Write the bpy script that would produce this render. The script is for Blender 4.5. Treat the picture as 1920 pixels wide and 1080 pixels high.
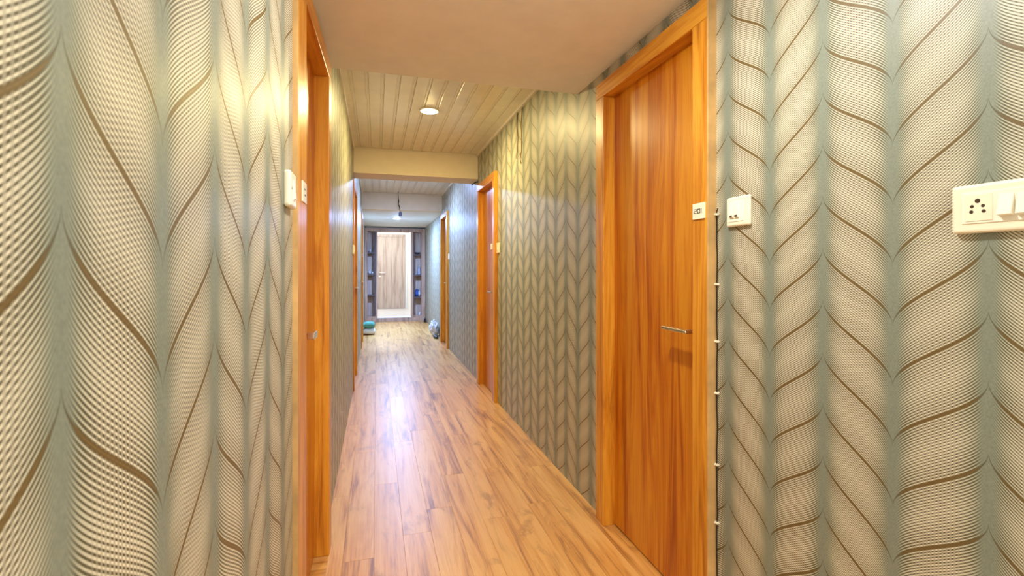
import bpy, bmesh, math, random
from mathutils import Vector, Matrix, noise
random.seed(7)
for o in list(bpy.data.objects): bpy.data.objects.remove(o)
S = bpy.context.scene
COL = S.collection

# ------------------------------------------------------------------ camera, world, exposure
F_PX, YAW, V0 = 897.93, 0.2763, 503.8
cd = bpy.data.cameras.new('camera'); cam = bpy.data.objects.new('camera', cd); COL.objects.link(cam)
cam.location = (0, 0, 1.2); cam.rotation_euler = (math.pi/2, 0, -YAW)
cd.sensor_fit = 'HORIZONTAL'; cd.sensor_width = 36; cd.lens = F_PX/1920*36
cd.shift_y = (V0-540)/1920; cd.clip_start = .02; cd.clip_end = 100
cd.dof.use_dof = True; cd.dof.focus_distance = 2.2; cd.dof.aperture_fstop = 9.0
S.camera = cam
w = bpy.data.worlds.new('world'); S.world = w; w.use_nodes = True
w.node_tree.nodes['Background'].inputs[0].default_value = (.8, .85, 1, 1)
w.node_tree.nodes['Background'].inputs[1].default_value = .02
S.view_settings.view_transform = 'Standard'; S.view_settings.look = 'None'
S.view_settings.gamma = 1; S.view_settings.use_curve_mapping = False
S.view_settings.exposure = 0.9
WARM = (1, .80, .36); SOFT = (1, .97, .88); COOL = (.31, .51, 1); MID = (.38, .54, .96)
POWER = {'lobby': 255, 'near': 285, 'panel': 490, 'mid': 700, 'far': 1750, 'room': 370}  # lobby and room drive added, unseen lamps

# ------------------------------------------------------------------ dimensions
XR, XL, XRC, XLC = 1.047, -.218, 1.016, -.187
XRE, XLE = 1.088, -.25                     # the walls past the third pair of doors
Y0, Y1 = -.75, 11.17                       # corridor
ZS, ZC, ZB1, ZB2 = 2.143, 2.416, 2.16, 2.148
YS, YB1, YB1B, YB2 = 2.395, 5.03, 5.35, 7.94

# ------------------------------------------------------------------ node helpers
def s2l(c):
    f = lambda v: v/12.92 if v <= .04045 else ((v+.055)/1.055)**2.4
    return tuple(f(v/255) for v in c)+(1,)
class NT:
    def __init__(s, name):
        s.m = bpy.data.materials.new(name); s.m.use_nodes = True
        s.t = s.m.node_tree; s.b = s.t.nodes['Principled BSDF']
    def n(s, typ, **k):
        x = s.t.nodes.new(typ)
        for a, v in k.items(): setattr(x, a, v)
        return x
    def set(s, sock, v):
        if hasattr(v, 'is_output') or isinstance(v, bpy.types.NodeSocket): s.t.links.new(v, sock)
        else: sock.default_value = v
    def M(s, op, a, b=None, c=None):
        x = s.n('ShaderNodeMath', operation=op); s.set(x.inputs[0], a)
        if b is not None: s.set(x.inputs[1], b)
        if c is not None: s.set(x.inputs[2], c)
        return x.outputs[0]
    def step(s, v, lo, hi):
        x = s.n('ShaderNodeMapRange', interpolation_type='SMOOTHSTEP'); s.set(x.inputs[0], v)
        s.set(x.inputs[1], lo); s.set(x.inputs[2], hi); return x.outputs[0]
    def mix(s, f, a, b, mode='MIX'):
        x = s.n('ShaderNodeMix', data_type='RGBA', blend_type=mode)
        s.set(x.inputs[0], f); s.set(x.inputs[6], a); s.set(x.inputs[7], b); return x.outputs[2]
    def coords(s, scale=(1, 1, 1), rand=0):
        tc = s.n('ShaderNodeTexCoord'); mp = s.n('ShaderNodeMapping'); mp.inputs['Scale'].default_value = scale
        v = tc.outputs['Object']
        if rand:
            oi = s.n('ShaderNodeObjectInfo'); vm = s.n('ShaderNodeVectorMath', operation='MULTIPLY_ADD')
            cx = s.n('ShaderNodeCombineXYZ')
            for i, k in enumerate((17.3, 41.7, 29.1)): s.t.links.new(s.M('MULTIPLY', oi.outputs['Random'], k*rand), cx.inputs[i])
            s.t.links.new(v, vm.inputs[0]); vm.inputs[1].default_value = (1, 1, 1); s.t.links.new(cx.outputs[0], vm.inputs[2]); v = vm.outputs[0]
        s.t.links.new(v, mp.inputs['Vector']); return mp.outputs[0]
    def noise(s, vec, scale, detail=4, rough=.55, dist=0):
        x = s.n('ShaderNodeTexNoise'); s.t.links.new(vec, x.inputs['Vector'])
        x.inputs['Scale'].default_value = scale; x.inputs['Detail'].default_value = detail
        x.inputs['Roughness'].default_value = rough; x.inputs['Distortion'].default_value = dist
        return x.outputs[0]
    def ramp(s, f, stops):
        x = s.n('ShaderNodeValToRGB'); s.t.links.new(f, x.inputs[0]); e = x.color_ramp.elements
        while len(e) < len(stops): e.new(.5)
        for k, (p, c) in zip(e, stops): k.position = p; k.color = c
        return x.outputs[0]
    def bump(s, h, strength=.2, dist=.002):
        x = s.n('ShaderNodeBump'); x.inputs['Strength'].default_value = strength; x.inputs['Distance'].default_value = dist
        s.t.links.new(h, x.inputs['Height']); s.t.links.new(x.outputs[0], s.b.inputs['Normal'])
    def out(s, col=None, rough=None, **k):
        if col is not None: s.set(s.b.inputs['Base Color'], col)
        if rough is not None: s.set(s.b.inputs['Roughness'], rough)
        for a, v in k.items(): s.set(s.b.inputs[a.replace('_', ' ')], v)
        return s.m

def plain(name, rgb, rough=.5, var=.06, **k):
    t = NT(name); v = t.coords(rand=1); nz = t.noise(v, 9, 4)
    c = s2l(rgb); d = tuple(x*(1-var*2) for x in c[:3])+(1,); e = tuple(min(1, x*(1+var)) for x in c[:3])+(1,)
    return t.out(t.ramp(nz, [(.3, d), (.7, e)]), rough, **k)

def wallpaper(name, y0, W, P, D, phi):
    """printed paper: S-curved line bundles in columns, dark valleys between the columns"""
    t = NT(name); M = t.M
    tc = t.n('ShaderNodeTexCoord'); sx = t.n('ShaderNodeSeparateXYZ'); t.t.links.new(tc.outputs['Object'], sx.inputs[0])
    y, z = sx.outputs[1], sx.outputs[2]
    p = M('PINGPONG', M('DIVIDE', M('SUBTRACT', y, y0), W), 1.0)
    a = M('MINIMUM', M('MAXIMUM', M('SUBTRACT', 1.0, M('MULTIPLY', p, 2.0)), -1.0), 1.0)
    sc = M('SUBTRACT', .5, M('DIVIDE', M('ARCSINE', a), math.pi))
    q = M('DIVIDE', M('SUBTRACT', M('ADD', z, M('MULTIPLY', sc, D)), phi), P)
    q = M('ADD', q, 50.0)
    mid = M('MULTIPLY', M('MULTIPLY', p, M('SUBTRACT', 1.0, p)), 4.0)
    dk = M('ABSOLUTE', M('SUBTRACT', M('FRACT', M('ADD', q, .5)), .5))
    th = M('ADD', M('MULTIPLY', mid, .020), .010)
    thick = M('SUBTRACT', 1.0, t.step(dk, M('MULTIPLY', th, .7), M('MULTIPLY', th, 1.25)))
    tri = M('PINGPONG', M('MULTIPLY', q, 44.0), 1.0)
    heavy = M('SUBTRACT', 1.0, M('MULTIPLY', M('SUBTRACT', .5, dk), 2.0))          # 0 half way between two thick lines
    lo = M('ADD', .14, M('MULTIPLY', heavy, .26))
    line = t.step(tri, lo, M('ADD', lo, .42))
    lat = M('MULTIPLY', M('COSINE', M('MULTIPLY', q, 2*math.pi*22)), M('COSINE', M('MULTIPLY', y, 2*math.pi/.0067)))
    dots = M('SUBTRACT', 1.0, t.step(lat, -.6, .6))
    wt = M('MULTIPLY', t.step(mid, .45, 1.0), .42)
    dark = M('ADD', M('MULTIPLY', line, M('SUBTRACT', 1.0, wt)), M('MULTIPLY', dots, wt))
    edge = M('MINIMUM', p, M('SUBTRACT', 1.0, p))
    fade = t.step(edge, .02, .14)
    nz = t.noise(t.coords(), 260, 2)
    light = t.mix(t.step(mid, .2, 1.0), s2l((172, 176, 158)), s2l((238, 232, 210)))
    dcol = t.mix(mid, s2l((92, 98, 78)), s2l((84, 74, 46)))
    body = t.mix(dark, light, dcol)
    val = t.mix(nz, s2l((110, 120, 110)), s2l((150, 158, 144)))
    c = t.mix(fade, val, body)
    c = t.mix(M('MULTIPLY', thick, .95), c, t.mix(fade, s2l((84, 82, 60)), s2l((108, 86, 42))))
    t.bump(M('ADD', M('MULTIPLY', dark, -.5), nz), .10, .0008)
    return t.out(c, M('ADD', .40, M('MULTIPLY', dark, .12)), Specular_IOR_Level=.55)

def wood(name, light, mid, dark, axis='z', rough=.32, rand=1, k=1.0, knots=False, coat=0, cr=.15, spec=.5):
    t = NT(name)
    ax = {'x': 0, 'y': 1, 'z': 2}[axis]
    sc = [9*k]*3; sc[ax] = .55*k; fs = [95*k]*3; fs[ax] = 2.2*k
    v = t.coords(tuple(sc), rand); n1 = t.noise(v, 1.6, 5, .6, .9)
    n2 = t.noise(t.coords(tuple(fs), rand), 1.5, 3, .6)
    f = t.M('ADD', t.M('MULTIPLY', n1, .78), t.M('MULTIPLY', n2, .22))
    c = t.ramp(f, [(.36, s2l(dark)), (.47, s2l(mid)), (.58, s2l(light)), (.68, s2l(mid))])
    if knots:
        ks = [3.2]*3; ks[ax] = 1.1
        n3 = t.noise(t.coords(tuple(ks), rand), 1.7, 6, .65, 1.6)
        c = t.mix(t.M('MULTIPLY', t.step(n3, .54, .70), .55), c, s2l(dark))
        oi = t.n('ShaderNodeObjectInfo')
        c = t.mix(t.M('MULTIPLY', oi.outputs['Random'], .22), c, s2l(mid))
    t.bump(f, .06, .001)
    return t.out(c, t.M('ADD', rough-.05, t.M('MULTIPLY', n2, .12)), Coat_Weight=coat, Coat_Roughness=cr, Specular_IOR_Level=spec)

def metal(name, rgb, rough=.28):
    t = NT(name); nz = t.noise(t.coords((4, 4, 60)), 8, 2)
    return t.out(s2l(rgb), t.M('ADD', rough-.05, t.M('MULTIPLY', nz, .1)), Metallic=1.0)

def emitter(name, rgb, strength):
    t = NT(name); lw = t.noise(t.coords(), 3, 1)
    c = t.mix(lw, tuple(rgb)+(1,), tuple(min(1, x*1.02) for x in rgb)+(1,))
    return t.out((.9, .9, .9, 1), .4, Emission_Color=c, Emission_Strength=strength)

MAT = {
 'paper_r': wallpaper('printed_wallpaper_right', .588, .164, .1265, .174, 1.632),
 'paper_l': wallpaper('printed_wallpaper_left', .42, .170, .131, .180, 1.378),
 'leaf': wood('orange_veneer', (218, 146, 32), (198, 112, 12), (160, 72, 3), 'z', .30, coat=.15),
 'frame': wood('orange_frame_wood', (230, 164, 54), (212, 138, 34), (174, 102, 20), 'z', .34, k=1.6),
 'head': wood('orange_head_wood', (230, 164, 54), (212, 138, 34), (174, 102, 20), 'y', .34, k=1.6),
 'lip': plain('worn_pale_edge', (214, 172, 112), .5, .15),
 'plank': wood('laminate_oak', (232, 184, 112), (214, 156, 82), (140, 86, 38), 'y', .36, knots=True, coat=.4, cr=.38, spec=.6),
 'plank_x': wood('laminate_oak_cross', (232, 184, 112), (214, 156, 82), (140, 86, 38), 'x', .36, knots=True, coat=.4, cr=.38, spec=.6),
 'sub': plain('dark_underlay', (62, 44, 30), .9),
 'paint': plain('white_ceiling_paint', (248, 246, 242), .7, .02),
 'beam': plain('cream_beam_paint', (242, 230, 204), .7, .02),
 'paint_w': plain('white_paint', (240, 238, 232), .6, .02),
 'pvc': plain('cream_ceiling_panel', (236, 230, 216), .24, .03),
 'dark': plain('dark_gap', (40, 32, 26), .9),
 'plastic': plain('ivory_plastic', (250, 242, 220), .28, .02),
 'plastic2': plain('ivory_rocker', (253, 248, 232), .22, .02),
 'hole': plain('dark_socket_hole', (66, 48, 24), .8),
 'ink': plain('black_numeral', (38, 40, 44), .6),
 'steel': metal('brushed_steel', (214, 204, 186)),
 'chrome': metal('white_metal', (236, 236, 236), .2),
 'cable': plain('black_cable', (26, 26, 24), .5),
 'wire': plain('brown_wire', (150, 112, 50), .5),
 'grey': plain('grey_lampholder', (110, 118, 140), .5),
 'unit': wood('grey_brown_laminate', (204, 172, 150), (186, 152, 132), (154, 122, 106), 'z', .45),
 'unit_in': wood('light_back_laminate', (226, 206, 192), (212, 190, 178), (186, 162, 150), 'z', .5),
 'unit_dk': plain('dark_laminate', (100, 84, 84), .5),
 'pale_leaf': wood('pale_oak_veneer', (190, 172, 158), (176, 156, 142), (152, 130, 114), 'z', .4),
 'tile': plain('pale_floor_tile', (214, 206, 198), .3, .04),
 'green': plain('teal_cushion', (92, 160, 140), .9, .1),
 'white_c': plain('white_cotton', (226, 226, 220), .9, .04),
 'bag': plain('white_plastic_bag', (222, 226, 234), .3, .05),
 'black_bag': plain('black_plastic_bag', (34, 34, 40), .35, .1),
 'blue': plain('blue_patterned_cloth', (62, 92, 168), .7, .35),
 'clear': plain('frosted_bottle', (196, 198, 226), .25, .05),
 'bowl': plain('dark_bowl', (70, 60, 66), .4),
}

# ------------------------------------------------------------------ mesh helpers
def wloc(p):
    v = Vector((0, 0, 0))
    while p: v += p.location; p = p.parent
    return v
def obj(name, bm, mat, parent=None, smooth=False, kind=None, label=None):
    me = bpy.data.meshes.new(name); bmesh.ops.recalc_face_normals(bm, faces=bm.faces)
    if parent: bmesh.ops.translate(bm, verts=bm.verts, vec=-wloc(parent))
    if smooth:
        for f in bm.faces: f.smooth = True
    bm.to_mesh(me); bm.free()
    for m in (mat if isinstance(mat, list) else [mat]): me.materials.append(MAT[m] if isinstance(m, str) else m)
    o = bpy.data.objects.new(name, me); COL.objects.link(o)
    if parent: o.parent = parent
    if kind: o['kind'] = kind
    if label: o['label'] = label
    return o
def copy(o, parent=None, **k):
    c = o.copy(); COL.objects.link(c); c.parent = parent
    for a, v in k.items(): setattr(c, a, v)
    return c
def thing(name, label, cat, loc, group=None, kind=None):
    o = bpy.data.objects.new(name, None); COL.objects.link(o); o.location = loc; o.empty_display_size = .05
    o['label'] = label
    if cat: o['category'] = cat
    if group: o['group'] = group
    if kind: o['kind'] = kind
    return o
def tag(o, label, cat, group=None):
    o['label'] = label; o['category'] = cat
    if group: o['group'] = group
    return o
def box(bm, x0, x1, y0, y1, z0, z1, bev=0, seg=2):
    b = bmesh.new(); bmesh.ops.create_cube(b, size=1)
    for v in b.verts:
        v.co = Vector(((x0+x1)/2+v.co.x*(x1-x0), (y0+y1)/2+v.co.y*(y1-y0), (z0+z1)/2+v.co.z*(z1-z0)))
    if bev: bmesh.ops.bevel(b, geom=list(b.edges), offset=bev, segments=seg, affect='EDGES', profile=.5)
    add(bm, b); return bm
def add(bm, b, mat=None):
    if mat: bmesh.ops.transform(b, matrix=mat, verts=b.verts)
    me = bpy.data.meshes.new('tmp'); b.to_mesh(me); b.free(); bm.from_mesh(me); bpy.data.meshes.remove(me)
def B(*a, **k): return box(bmesh.new(), *a, **k)
def tube(bm, pts, r, n=8, caps=True):
    pts = [Vector(p) for p in pts]; rings = []
    for i, p in enumerate(pts):
        d = (pts[min(i+1, len(pts)-1)]-pts[max(i-1, 0)]).normalized()
        u = d.cross(Vector((0, 0, 1)) if abs(d.z) < .9 else Vector((1, 0, 0))).normalized(); v = d.cross(u)
        rr = r[i] if isinstance(r, (list, tuple)) else r
        rings.append([bm.verts.new(p+(u*math.cos(2*math.pi*k/n)+v*math.sin(2*math.pi*k/n))*rr) for k in range(n)])
    for a, b in zip(rings, rings[1:]):
        for k in range(n): bm.faces.new((a[k], a[(k+1) % n], b[(k+1) % n], b[k]))
    if caps: bm.faces.new(rings[0]); bm.faces.new(rings[-1])
    return bm
def lathe(bm, c, prof, n=28):
    rings = [[bm.verts.new((c[0]+r*math.cos(2*math.pi*k/n), c[1]+r*math.sin(2*math.pi*k/n), c[2]+z)) for k in range(n)] for r, z in prof]
    for a, b in zip(rings, rings[1:]):
        for k in range(n): bm.faces.new((a[k], a[(k+1) % n], b[(k+1) % n], b[k]))
    bm.faces.new(rings[0]); bm.faces.new(rings[-1]); return bm
def blob(c, r, sub=3, amp=.25, freq=2.5, seed=0, flat=None):
    bm = bmesh.new(); bmesh.ops.create_icosphere(bm, subdivisions=sub, radius=1)
    for v in bm.verts:
        n = v.co.normalized(); k = 1+amp*noise.noise(n*freq+Vector((seed, seed*2, 0)))+amp*.5*noise.noise(n*freq*2.7+Vector((0, seed, 3)))
        v.co = Vector((n.x*r[0]*k, n.y*r[1]*k, n.z*r[2]*k))+Vector(c)
        if flat is not None: v.co.z = max(v.co.z, flat)
    return bm

# ------------------------------------------------------------------ structure: walls with door openings
DR = [(1.298, 2.105, XRC, XR), (4.17, 4.955, XRC, XR), (7.165, 7.95, XRC, XR)]        # right: near, far, casing face, wall face
DL = [(1.408, 2.212, -.196, XL), (4.93, 5.75, XL+.012, XL), (7.50, 8.30, XL+.012, XL)]  # left
ZD = 2.0755
def wall(name, side, doors, xw, xe, mat):
    bm = bmesh.new(); t = .14*side; segs = []; y = Y0
    yb = doors[2][1]
    def seg(a, b, z0, z1, x): box(bm, min(x, x+t), max(x, x+t), a, b, z0, z1)
    for a, b, _, _ in doors:
        seg(y, a+.03, 0, 2.75, xw); seg(a+.03, b-.03, ZD-.03, 2.75, xw); y = b-.03
    seg(y, yb+.02, 0, 2.75, xw); seg(yb+.02, Y1+.25, 0, 2.75, xe)
    return obj(name, bm, mat, kind='structure', label='wall in grey-green wallpaper printed with wavy line columns, on the '+('right' if side > 0 else 'left'))
wall('wall_right', 1, DR, XR, XRE, 'paper_r')
wall('wall_left', -1, DL, XL, XLE, 'paper_l')
# unseen lobby added behind the viewer as a source of even frontal light
LX0, LX1, LY0 = -2.2, 3.0, -3.6
obj('wall_back', B(LX0-.1, LX1+.1, LY0-.1, LY0, 0, 2.75), 'paint_w', kind='structure', label='plain white back wall of the lobby added behind the viewer for fill light')
obj('wall_fill_left', B(LX0-.1, LX0, LY0, Y0, 0, 2.75), 'paint_w', kind='structure', label='plain white left wall of the lobby added behind the viewer for fill light')
obj('wall_fill_right', B(LX1, LX1+.1, LY0, Y0, 0, 2.75), 'paint_w', kind='structure', label='plain white right wall of the lobby added behind the viewer for fill light')
obj('wall_fill_front', box(B(LX0-.1, XL-.13, Y0, Y0+.1, 0, 2.75), XR+.13, LX1+.1, Y0, Y0+.1, 0, 2.75), 'paint_w', kind='structure', label='white wall of the added fill-light lobby on both sides of the corridor mouth')
obj('floor', B(LX0-.1, LX1+.1, LY0-.1, Y0, -.06, 0), 'tile', kind='structure', label='pale tiled floor of the lobby added behind the viewer for fill light')
obj('ceiling', B(LX0-.1, LX1+.1, LY0-.1, Y0, 2.6, 2.75), 'paint_w', kind='structure', label='flat white ceiling of the lobby added behind the viewer for fill light')

# floor: base with separate laminate planks
floor = obj('floor', B(-.42, 1.3, Y0, Y1+.26, -.06, -.009), 'sub', kind='structure', label='laminate wood floor of long narrow planks')
PW, PL = .125, 1.2
shared = {}
r = 0; x = XL-.165
while x < 1.24:
    y = Y0-random.random()*PL
    while y < Y1+.2:
        a, b = max(y, Y0), min(y+PL, Y1+.25)
        if b-a > .05:
            L = round(b-a, 3)
            if L == PL and 'm' in shared:
                o = bpy.data.objects.new('plank', shared['m']); COL.objects.link(o); o.parent = floor
            else:
                o = obj('plank', B(.0002, PW-.0002, .0003, L-.0003, -.01, 0, bev=.0005, seg=1), 'plank'); o.parent = floor
                if L == PL: shared['m'] = o.data
            o.location = (x, a, 0)
        y += PL
    x += PW
thr = obj('threshold_plank', B(-.36, XLC-.004, DL[0][0]+.16, DL[0][1]-.085, 0, .003, bev=.001, seg=1), 'plank_x', floor)

# ceilings
obj('ceiling', B(-.5, 1.3, Y0, YS, ZS, 2.75), 'paint', kind='structure', label='flat cream painted lowered ceiling nearest the viewer')
def panel_ceiling(y0, y1, label):
    c = obj('ceiling', B(-.5, 1.3, y0, y1, ZC+.012, 2.75), 'dark', kind='structure', label=label)
    w_ = .1; prof = [(.0006, .012), (.0006, .003), (.003, 0), (.076, 0), (.079, .004), (.083, .004), (.085, .0005), (.092, .0005), (.094, .004), (.0994, .005), (.0994, .012)]
    bm = bmesh.new(); e = [[bm.verts.new((px, yy, pz)) for px, pz in prof] for yy in (0, y1-y0-.012)]
    for k in range(len(prof)-1): bm.faces.new((e[0][k], e[0][k+1], e[1][k+1], e[1][k]))
    bm.faces.new(e[0]); bm.faces.new(e[1]); bm.faces.new((e[0][0], e[1][0], e[1][-1], e[0][-1]))
    first = None; x = XL-.13
    while x < XR+.1:
        if first is None: o = first = obj('ceiling_panel', bm, 'pvc')
        else: o = copy(first)
        o.parent = c; o.location = (x, y0+.002, ZC); x += w_
    return c
panel_ceiling(YS, YB1, 'raised ceiling of narrow cream grooved panels in front of the first beam')
panel_ceiling(YB1B, YB2, 'raised ceiling of narrow grooved panels between the two beams')
obj('ceiling', B(-.5, 1.3, YB2+.16, Y1+.26, ZB2, 2.75), 'paint_w', kind='structure', label='flat white lowered ceiling before the end shelves')
obj('trim_1', B(XL-.05, XR+.05, YB1, YB1B, ZB1, 2.75), 'beam', kind='structure', label='cream painted ceiling beam nearer the viewer')
obj('trim_2', B(XL-.05, XR+.05, YB2, YB2+.16, ZB2, 2.75), 'beam', kind='structure', label='cream painted ceiling beam farther down the corridor')
k = 3
for (a, b) in ((YS+.002, YB1), (YB1B, YB2)):
    for xa, xb, sd in ((XR-.022, XR+.02, 'right'), (XL-.02, XL+.012, 'left')):
        obj('trim_%d' % k, B(xa, xb, a, b, ZC-.02, ZC+.006, bev=.004), 'pvc', kind='structure',
            label='thin cream edging strip along the %s edge of the %s panel ceiling' % (sd, 'first' if k < 5 else 'second')); k += 1

# doors
def strokes(bm, x, side, yc, zc, h, txt):
    """squared numerals from bars; text runs towards -Y on the right wall, +Y on the left"""
    w_ = h*.95; th = h*.17; adv = h*1.22
    segs = {'2': ['t', 'ur', 'm', 'll', 'b'], '0': ['t', 'ur', 'lr', 'ul', 'll', 'b'], '1': ['c']}
    widths = [adv if c != '1' else adv*.5 for c in txt]; cur = -sum(widths)/2
    for c, wd in zip(txt, widths):
        a = cur; cw = wd-h*.27
        R = {'t': (a, a+cw, h-th, h), 'm': (a, a+cw, h/2-th/2, h/2+th/2), 'b': (a, a+cw, 0, th), 'ul': (a, a+th, h/2, h), 'll': (a, a+th, 0, h/2),
             'ur': (a+cw-th, a+cw, h/2, h), 'lr': (a+cw-th, a+cw, 0, h/2), 'c': (a, a+th, 0, h)}
        for s_ in segs[c]:
            y0, y1, z0, z1 = R[s_]
            ys = sorted((yc-side*y0, yc-side*y1))
            box(bm, min(x, x-side*.0006), max(x, x-side*.0006), ys[0], ys[1], zc-h/2+z0, zc-h/2+z1)
        cur += wd
    return bm
def door(n, side, a, b, xc, xw, label, leafmat='leaf', cw=.078, handle_near=True, hz=.985, z0=0, reveal=.058, yh=None, ln=.135, cwn=None, rot=0, bt=.006, hm='steel'):
    s = side
    d = thing('door_%d' % n, label, None, (xc, (a+b)/2, z0), kind='structure')
    X = lambda p, q: (min(p, q), max(p, q))
    xb = xw+s*.10
    cwn = cwn or cw
    for ya, yb in ((a, a+cwn), (b-cw, b)):
        j = obj('jamb', B(*X(xc, xb), ya, yb, z0, ZD-cw+.006, bev=.003), 'frame', d)
    obj('head', B(*X(xc, xb), a, b, ZD-cw+.006, ZD, bev=.003), 'head', d)
    xl = xc+s*reveal
    leaf = obj('leaf', B(*X(xl, xl+s*.035), a+cwn-.012, b-cw+.012, z0+.006, ZD-cw+.012, bev=.0015, seg=1), leafmat, d)
    # lever handle: rose, neck and flat bar
    if yh is None: yh = a+cw+.030 if handle_near else b-cw-.030
    dr = 1 if handle_near else -1
    bm = bmesh.new()
    tube(bm, [(xl, yh, hz), (xl-s*.006, yh, hz)], .022, 20)
    tube(bm, [(xl-s*.004, yh, hz), (xl-s*.054, yh, hz)], .0085, 14)
    ya, yb = sorted((yh-dr*.010, yh+dr*ln))
    box(bm, *X(xl-s*.046, xl-s*.070), ya, yb, hz-bt, hz+bt, bev=.003)
    h = obj('handle', bm, hm, leaf)
    bm = bmesh.new(); tube(bm, [(xl, yh, hz-.085), (xl-s*.004, yh, hz-.085)], .016, 18)
    obj('lock_rose', bm, 'steel', leaf)
    d.rotation_euler.z = rot
    return d, leaf
d1, _ = door(1, 1, *DR[0], 'orange-brown wood door numbered 201 in its frame, nearest on the right wall')
d2, _ = door(2, 1, *DR[1], 'orange-brown wood door in its frame beside the first beam, second on the right wall')
d3, _ = door(3, 1, *DR[2], 'orange-brown wood door in its frame before the end shelves, third on the right wall')
d4, _ = door(4, -1, *DL[0], 'orange-brown wood door seen edge-on, nearest on the left wall', handle_near=False, yh=1.69, ln=.05, cwn=.15, rot=-.0224, bt=.011, hm='chrome')
d5, _ = door(5, -1, *DL[1], 'orange-brown wood door seen edge-on, second on the left wall', handle_near=False, reveal=.05)
d6, _ = door(6, -1, *DL[2], 'orange-brown wood door seen edge-on, third on the left wall', handle_near=False, reveal=.05)
obj('edge_strip', B(XRC-.001, XR+.004, DR[0][0]-.0035, DR[0][0]+.003, 0, ZD, bev=.001), 'lip', d1)
obj('edge_strip', B(-.230, -.1945, DL[0][0]-.0035, DL[0][0]+.003, 0, ZD, bev=.001), 'lip', d4)
obj('edge_strip', B(XRC-.003, XRC+.03, DR[1][0]-.012, DR[1][0]+.004, 0, ZD, bev=.002), 'frame', d2)

# room beyond the end
RZ = .08
RX0, RX1, RY1 = -1.3, .84, 13.85
obj('floor', B(RX0-.1, RX1+.1, Y1+.02, RY1+.1, -.05, RZ), 'tile', kind='structure', label='pale floor of the bright room beyond the corridor')
obj('wall_end', B(RX0-.1, RX1+.1, RY1, RY1+.1, 0, 2.75), 'paint_w', kind='structure', label='white wall with pale door at the back of the bright room')
obj('wall_room_right', B(RX1, RX1+.1, Y1+.25, RY1, 0, 2.75), 'paint_w', kind='structure', label='white right wall of the bright room beyond the shelves')
obj('wall_room_left', B(RX0-.1, RX0, Y1+.25, RY1, 0, 2.75), 'paint_w', kind='structure', label='white left wall of the bright room beyond the shelves')
obj('wall_room_front', box(B(RX0-.1, XLE-.13, Y1+.2, Y1+.26, 0, 2.75), XLE-.14, 1.3, Y1+.262, Y1+.30, 2.04, 2.75), 'paint_w', kind='structure', label='white wall of the bright room around the shelf unit opening')
obj('ceiling', B(RX0-.1, RX1+.1, Y1+.26, RY1+.1, 2.6, 2.75), 'paint_w', kind='structure', label='white ceiling of the bright room beyond the shelves')
d7 = thing('door_7', 'pale oak door in the bright room beyond the end shelves', None, (.4, RY1, RZ), kind='structure')
for xa, xb in ((-.03, .04), (.715, .785)): obj('jamb', B(xa, xb, RY1-.035, RY1+.01, RZ, 2.09, bev=.003), 'pale_leaf', d7)
obj('head', B(-.03, .785, RY1-.035, RY1+.01, 2.09, 2.16, bev=.003), 'pale_leaf', d7)
lf = obj('leaf', B(.03, .725, RY1-.018, RY1+.01, RZ+.004, 2.10, bev=.002), 'pale_leaf', d7)
bm = bmesh.new(); tube(bm, [(.095, RY1-.018, 1.09), (.095, RY1-.065, 1.09)], .012, 12); tube(bm, [(.09, RY1-.065, 1.09), (.235, RY1-.065, 1.09)], .012, 12)
obj('handle', bm, 'chrome', lf)
bm = bmesh.new(); tube(bm, [(.095, RY1-.018, .99), (.095, RY1-.026, .99)], .025, 16); obj('lock_rose', bm, 'chrome', lf)

# ------------------------------------------------------------------ shelf unit framing the end opening
YE = Y1; YK = Y1+.23
U = thing('shelf_unit', 'grey-brown laminate shelf unit framing the doorway at the corridor end', 'shelf unit', (.41, YE+.1, 0))
ux = [XLE+.003, -.188, -.016, .03, .771, .819, .999, XRE-.003]
obj('side_panel', B(ux[0], ux[1], YE, YK, 0, 2.11, bev=.002), 'unit', U)
obj('side_panel', B(ux[6], ux[7], YE, YK, 0, 2.11, bev=.002), 'unit', U)
obj('upright', B(ux[2], ux[3], YE, YK, .085, 2.036, bev=.002), 'unit', U)
obj('upright', B(ux[4], ux[5], YE, YK, .085, 2.036, bev=.002), 'unit', U)
obj('header', B(ux[1], ux[6], YE, YK, 2.036, 2.11, bev=.002), 'unit', U)
obj('base', B(ux[1], ux[6], YE, YK, 0, .085, bev=.002), 'unit', U)
for xa, xb in ((ux[1], ux[2]), (ux[5], ux[6])):
    obj('back_panel', B(xa, xb, YK-.02, YK, .085, 2.036), 'unit_in', U)
    obj('niche_floor', B(xa, xb, YE+.01, YK-.02, .085, .13, bev=.002), 'unit', U)
obj('divider', B(ux[2]-.046, ux[2], YE+.03, YK-.02, .13, 2.036, bev=.001), 'unit_dk', U)
obj('divider', B(ux[5], ux[5]+.022, YE+.03, YK-.02, .13, 2.036, bev=.001), 'unit_dk', U)
SHL = [1.567, 1.078, .614]; SHR = [1.53, 1.063, .555]
for z in SHL: obj('shelf', B(ux[1], ux[2], YE+.006, YK-.02, z-.028, z, bev=.002), 'unit_dk', U)
for z in SHR: obj('shelf', B(ux[5], ux[6], YE+.006, YK-.02, z-.028, z, bev=.002), 'unit_dk', U)
obj('sill', B(ux[3], ux[4], YE+.004, YK+.02, .085, .098, bev=.002), 'paint_w', U, label='white sill of the opening')

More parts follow.
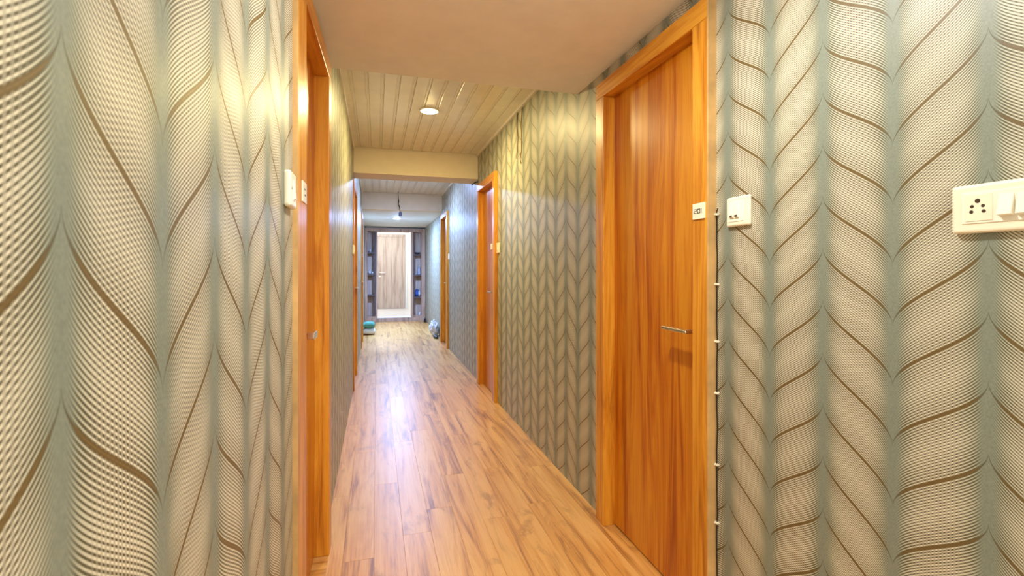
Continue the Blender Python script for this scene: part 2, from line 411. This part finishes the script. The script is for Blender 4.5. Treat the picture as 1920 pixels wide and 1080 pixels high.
# things on the shelves
ym = YE+.09
bm = lathe(bmesh.new(), (-.13, ym, SHL[0]), [(.018, 0), (.022, .01), (.012, .03), (.02, .05), (.016, .065), (.006, .075)], 16)
tag(obj('figurine', bm, 'bag', smooth=True), 'small pale ornament on the top left shelf', 'ornament')
t = thing('wrapped_packet', 'pale blue and white crumpled packet on the middle left shelf', 'packet', (-.12, ym, SHL[1]))
obj('wrapping', blob((-.140, ym, SHL[1]+.040), (.032, .045, .05), 3, .35, 3, 4, SHL[1]+.001), 'bag', t, True)
obj('flap', blob((-.128, ym-.03, SHL[1]+.078), (.018, .018, .024), 2, .4, 3, 9), 'clear', t, True)
tag(obj('cup', lathe(bmesh.new(), (-.082, ym-.05, SHL[1]), [(.012, 0), (.016, .055), (.014, .055), (.010, .006)], 18), 'bag', smooth=True), 'small white cup beside the crumpled packet on the middle left shelf', 'cup')
tag(obj('bowl', lathe(bmesh.new(), (.918, ym, SHR[0]), [(.03, 0), (.055, .022), (.064, .05), (.059, .05), (.05, .022), (.026, .006)], 28), 'bowl', smooth=True), 'dark bowl on the top right shelf', 'bowl')
b_ = thing('bottle', 'pale frosted bottle standing on the middle right shelf', 'bottle', (.955, ym, SHR[1]))
obj('body', lathe(bmesh.new(), (.955, ym, SHR[1]), [(.028, 0), (.031, .008), (.031, .115), (.024, .14), (.012, .155), (.012, .17)], 22), 'clear', b_, True)
obj('cap', lathe(bmesh.new(), (.955, ym, SHR[1]+.17), [(.015, 0), (.015, .03), (.011, .034)], 18), 'bag', b_, True)
tag(obj('soap_dish', lathe(bmesh.new(), (.882, ym-.04, SHR[1]), [(.02, 0), (.032, .02), (.029, .02), (.018, .004)], 22), 'bag', smooth=True), 'small white dish beside the frosted bottle', 'dish')
b2 = thing('cloth_bundle', 'blue patterned cloth bundle on the lowest right shelf', 'cloth', (.9, ym, SHR[2]))
obj('cloth', blob((.908, ym, SHR[2]+.085), (.048, .055, .095), 3, .35, 2.6, 2, SHR[2]+.001), 'blue', b2, True)
obj('lining', blob((.958, ym-.03, SHR[2]+.07), (.026, .033, .072), 2, .4, 3, 7, SHR[2]+.001), 'bag', b2, True)
tag(obj('jar', lathe(bmesh.new(), (.965, YE+.05, .13), [(.02, 0), (.022, .01), (.022, .05), (.014, .06), (.014, .072)], 18), 'bag', smooth=True), 'small white jar in the bottom right niche', 'jar')

# ------------------------------------------------------------------ downlights
def downlight(x, y, z, rgb, power, label, R=.062):
    t = thing('downlight', label, 'ceiling light', (x, y, z), 'round recessed downlights along the corridor')
    obj('ring', lathe(bmesh.new(), (x, y, z), [(R-.004, -.004), (R, -.009), (R+.012, -.007), (R+.016, 0)], 40), 'paint_w', t, True)
    m = emitter('lamp_glow', rgb, power)
    o = obj('lens', lathe(bmesh.new(), (x, y, z-.004), [(R-.003, 0), (R-.006, -.005), (R*.7, -.008), (R*.3, -.0095), (.004, -.010)], 32), m, t, True)
    return t
for lx, ly, wh in ((-1.1, -2.9, 'left rear'), (1.9, -2.9, 'right rear'), (-1.1, -1.6, 'left front'), (1.9, -1.6, 'right front'), (.4, -2.2, 'middle')):  # added lamps out of view, frontal fill for the near corridor
    downlight(lx, ly, 2.6, SOFT, POWER['lobby'], 'round fill lamp added in the %s of the unseen lobby ceiling behind the viewer' % wh, .09)
downlight(.40, 1.0, ZS, SOFT, POWER['near'], 'round warm recessed downlight overhead beside the door numbered 201')
downlight(.393, 3.713, ZC, WARM, POWER['panel'], 'round glowing warm downlight in the first grooved panel ceiling')
downlight(.41, 6.55, ZC, MID, POWER['mid'], 'round cool downlight hidden behind the first beam')
downlight(.372, 9.25, ZB2, COOL, POWER['far'], 'round glowing cool white downlight before the end shelves')
downlight(.1, 12.6, 2.6, (.88, .94, 1), POWER['room'], 'round white lamp added out of view to brighten the end room', .09)  # unseen lamp added so the end room reads bright

# hanging wire with an empty lampholder in front of the far beam
hg = thing('lampholder', 'small grey lampholder hanging on a knotted wire before the far beam', 'lampholder', (.36, 7.78, 2.08))
obj('wire', tube(bmesh.new(), [(.335, 7.78, ZC+.003), (.338, 7.78, 2.33), (.343, 7.78, 2.26), (.335, 7.78, 2.22), (.352, 7.78, 2.19), (.357, 7.78, 2.13), (.366, 7.78, 2.10)], [.004, .004, .009, .006, .010, .004, .004], 8), 'cable', hg, True)
obj('socket', lathe(bmesh.new(), (.368, 7.78, 2.03), [(.022, 0), (.026, .004), (.026, .05), (.018, .066), (.008, .075)], 20), 'grey', hg, True)

# ------------------------------------------------------------------ plates, switches, socket
def rod(bm, x, s, y, z, r, l=.001): return tube(bm, [(x, y, z), (x-s*l, y, z)], r, 14)
def plate_box(x, s, ya, yb, za, zb, d, bev=.003):
    xs = sorted((x, x-s*d)); return B(xs[0], xs[1], ya, yb, za, zb, bev=bev, seg=3)
def rocker(x, s, ya, yb, za, zb, dt, db):
    """wedge that stands out at the bottom"""
    bm = bmesh.new(); v = []
    for y in (ya, yb): v += [bm.verts.new((x, y, za)), bm.verts.new((x-s*db, y, za+.003)), bm.verts.new((x-s*dt, y, zb)), bm.verts.new((x, y, zb))]
    bm.faces.new(v[:4]); bm.faces.new(v[4:])
    for i in range(4): bm.faces.new((v[i], v[(i+1) % 4], v[4+(i+1) % 4], v[4+i]))
    return bm
# two-gang switch by door 201
t = thing('light_switch', 'square ivory two-rocker switch just right of the door numbered 201', 'switch', (XR, 1.19, 1.37), 'corridor wall switches')
p_ = obj('plate', plate_box(XR+.001, 1, 1.143, 1.238, 1.327, 1.416, .013, .006), 'plastic', t)
obj('bezel', plate_box(XR-.011, 1, 1.164, 1.225, 1.341, 1.402, .0025, .001), 'plastic2', p_)
for ya, yb in ((1.202, 1.2175), (1.181, 1.197)):
    rk = obj('rocker', rocker(XR-.0125, 1, ya, yb, 1.352, 1.398, .002, .006), 'plastic2', t)
    obj('indicator', plate_box(XR-.0178, 1, ya+.003, yb-.003, 1.3545, 1.3605, .0012, .0003), 'hole', rk)
# socket and switch board on the right
t = thing('socket_board', 'wide ivory socket and switch board on the near right wallpaper', 'socket', (XR, .54, 1.3))
p_ = obj('plate', plate_box(XR+.001, 1, .41, .638, 1.264, 1.352, .014, .006), 'plastic', t)
ins = obj('insert', plate_box(XR-.012, 1, .43, .620, 1.281, 1.337, .0025, .001), 'plastic2', t)
sm = obj('socket_module', plate_box(XR-.0135, 1, .5735, .614, 1.285, 1.333, .002, .0008), 'plastic', t)
for dy, dz, rr in ((.0005, .0125, .0042), (.0088, .003, .0030), (-.0075, .003, .0030), (.0098, -.0065, .0032), (-.0085, -.0065, .0032)):
    bm = bmesh.new(); rod(bm, XR-.0152, 1, .5945+dy, 1.3085+dz, rr, .0006); obj('pin_hole', bm, 'hole', sm)
for ya, yb in ((.545, .5645), (.52, .5395), (.4475, .467)):
    obj('rocker', rocker(XR-.0138, 1, ya, yb, 1.290, 1.328, .002, .009), 'plastic2', t)
# left wall switch
t = thing('light_switch', 'tall ivory switch plate on the left wallpaper beside the nearest left door', 'switch', (XL, 1.32, 1.4), 'corridor wall switches')
XS = XL
p_ = obj('plate', plate_box(XS-.001, -1, 1.278, 1.366, 1.354, 1.444, .018, .007), 'plastic', t)
rk = obj('rocker', rocker(XS+.0165, -1, 1.314, 1.334, 1.374, 1.424, .002, .006), 'plastic2', t)
bm = bmesh.new(); rod(bm, XS+.0165, -1, 1.290, 1.400, .004, .0015); obj('screw', bm, 'steel', t)
# small switches farther on
def small_switch(x, s, ya, yb, za, zb, label):
    t = thing('light_switch', label, 'switch', (x, (ya+yb)/2, (za+zb)/2), 'corridor wall switches')
    obj('plate', plate_box(x+s*.001, s, ya, yb, za, zb, .016, .005), 'plastic', t)
    obj('rocker', rocker(x-s*.0145, s, (ya+yb)/2-.012, (ya+yb)/2+.012, za+.022, zb-.022, .002, .006), 'plastic2', t)
small_switch(XR, 1, 4.075, 4.15, 1.34, 1.43, 'ivory switch right of the second door on the right wall')
small_switch(XR, 1, 7.075, 7.15, 1.335, 1.425, 'ivory switch beside the third door on the right wall')
small_switch(XL, -1, 4.83, 4.915, 1.34, 1.43, 'ivory switch beside the second door on the left wall')
# number plates on the door frames
def plate(x, s, ya, yb, za, zb, label, txt=None):
    t = thing('number_plate', label, 'sign', (x, (ya+yb)/2, (za+zb)/2), 'door number plates')
    obj('panel', plate_box(x+s*.0005, s, ya, yb, za, zb, .005, .001), 'plastic', t)
    if txt: obj('numerals', strokes(bmesh.new(), x-s*.0045, s, (ya+yb)/2, (za+zb)/2, .0150, txt), 'ink', t, label='squared dark numerals 201')
    return t
plate(XRC, 1, 1.308, 1.368, 1.362, 1.414, 'square ivory plate reading 201 on the frame of the nearest right door', '201')
pt = plate(-.2045, -1, 1.472, 1.548, 1.392, 1.452, 'square ivory number plate on the frame of the nearest left door')
bm = bmesh.new()
for zc, yc in ((1.431, 1.508), (1.414, 1.512)): box(bm, -.2, -.1994, yc-.006, yc+.006, zc-.0022, zc+.0022)
obj('mark', bm, 'ink', pt)
plate(XRC, 1, 4.235, 4.295, 1.376, 1.428, 'ivory number plate on the frame of the second right door')
plate(DL[1][2], -1, 4.95, 5.0, 1.376, 1.428, 'ivory number plate on the frame of the second left door')
plate(DL[2][2], -1, 7.515, 7.57, 1.376, 1.428, 'ivory number plate on the frame of the third left door')

# ------------------------------------------------------------------ cable with clips, nails, loose wires
tag(obj('cable', tube(bmesh.new(), [(XR-.004, 1.2865, .004)]+[(XR-.004-.001*(i % 2), 1.2875+.0015*math.sin(i*1.7), .004+i*.0685) for i in range(1, 20)]+[(XR-.006, 1.2865, 1.375), (XR-.012, 1.278, 1.384), (XR-.016, 1.268, 1.389)], .0019, 8), 'cable', smooth=True),
    'thin black cable running down beside the frame of door 201', 'cable')
def zat(v, X, Y): return 1.2+(V0-v)/F_PX*(X*math.sin(YAW)+Y*math.cos(YAW))
for i, v in enumerate((402, 533, 640, 737, 871, 980)):
    z = zat(v, XR, 1.2865); bm = bmesh.new()
    box(bm, XR-.0095, XR+.0005, 1.2815, 1.2935, z-.0035, z+.0035, bev=.0012); tube(bm, [(XR-.008, 1.289, z), (XR-.013, 1.289, z)], .0022, 8)
    tag(obj('cable_clip', bm, 'plastic'), '%s white clip down the black cable by door 201' % ('topmost', 'second', 'third', 'fourth', 'fifth', 'lowest')[i], 'clip', 'clips on the black cable')
def nail(x, s, y, z, label):
    bm = bmesh.new(); tube(bm, [(x+s*.002, y, z), (x-s*.012, y, z)], .002, 8); tube(bm, [(x-s*.012, y, z), (x-s*.014, y, z)], .005, 10)
    tag(obj('nail', bm, 'chrome'), label, 'nail', 'nails in the wallpaper')
nail(XR, 1, 3.47, .993, 'small nail in the right wallpaper between the first two doors')
nail(XR, 1, 4.10, 1.285, 'small nail just under the switch by the second right door')
nail(XL, -1, 3.18, .30, 'small nail low in the left wallpaper past the nearest left door')
tag(obj('loose_wire', tube(bmesh.new(), [(XR-.003, 3.52, 2.40), (XR-.008, 3.53, 2.30), (XR-.010, 3.49, 2.19), (XR-.012, 3.50, 2.10), (XR-.014, 3.515, 2.05), (XR-.016, 3.50, 2.04)], .003, 6), 'wire', smooth=True), 'loose brown wire hanging on the right wall, farther of two', 'wire', 'loose wires under the panel ceiling')
tag(obj('loose_wire', tube(bmesh.new(), [(XR-.003, 3.40, 2.40), (XR-.008, 3.42, 2.27), (XR-.012, 3.395, 2.20), (XR-.010, 3.40, 2.08), (XR-.014, 3.42, 2.02), (XR-.012, 3.40, 1.98)], .003, 6), 'wire', smooth=True), 'loose brown wire hanging on the right wall, nearer of two', 'wire', 'loose wires under the panel ceiling')
tag(obj('wire_stub', tube(bmesh.new(), [(XR+.002, 5.02, 2.13), (XR-.03, 5.03, 2.12), (XR-.06, 5.06, 2.10)], .006, 8), 'cable', smooth=True), 'short black wire stub under the right end of the first beam', 'wire')

# ------------------------------------------------------------------ things on the floor
def cushion(c, a, b, h, mat, label, seed):
    bm = bmesh.new(); n = 18; g = {}
    for s_ in (1, -1):
        for i in range(n+1):
            for j in range(n+1):
                u, v = i/n*2-1, j/n*2-1
                e = max(0, (1-u**4)*(1-v**4))**.5
                pin = 1-.10*(u*u*v*v)
                zz = h*.5*e*s_+.01*noise.noise(Vector((u*2, v*2, seed+s_)))*e
                g[s_, i, j] = bm.verts.new((c[0]+a*u*pin, c[1]+b*v*pin, c[2]+h*.5+zz))
        for i in range(n):
            for j in range(n): bm.faces.new((g[s_, i, j], g[s_, i+1, j], g[s_, i+1, j+1], g[s_, i, j+1]))
    bmesh.ops.remove_doubles(bm, verts=bm.verts, dist=.0005)
    return tag(obj('cushion', bm, mat, smooth=True), label, 'cushion', 'cushions stacked on the floor')
cushion((-.125, 9.15, .006), .115, .16, .11, 'white_c', 'white cushion on the floor under the teal cushion', 1)
cushion((-.13, 9.15, .124), .112, .15, .105, 'green', 'teal cushion on top of the white one at the left wall', 5)
def bag(c, r, mat, label, seed):
    t = thing('plastic_bag', label, 'bag', (c[0], c[1], 0), 'bags by the third right door')
    obj('body', blob((c[0], c[1], r[2]*.9), r, 4, .45, 2.6, seed, .002), mat, t, True)
    obj('knot', blob((c[0]-.01, c[1], r[2]*1.9), (r[0]*.35, r[1]*.3, r[2]*.4), 3, .5, 3, seed+3), mat, t, True)
bag((1.005, 8.62, 0), (.065, .12, .13), 'bag', 'white crumpled plastic bag against the right wall, nearer one', 3)
bag((1.01, 9.02, 0), (.055, .11, .10), 'bag', 'white crumpled plastic bag against the right wall, farther one', 8)
tag(obj('slipper', blob((.99, 8.33, .028), (.045, .12, .032), 3, .15, 2, 5, .001), 'black_bag', smooth=True), 'dark slipper on the floor beside the nearer white bag', 'slipper')
tag(obj('dark_pouch', blob((1.05, 10.85, .04), (.025, .06, .05), 3, .3, 2, 6, .001), 'black_bag', smooth=True), 'small dark pouch on the floor at the far right corner', 'pouch')
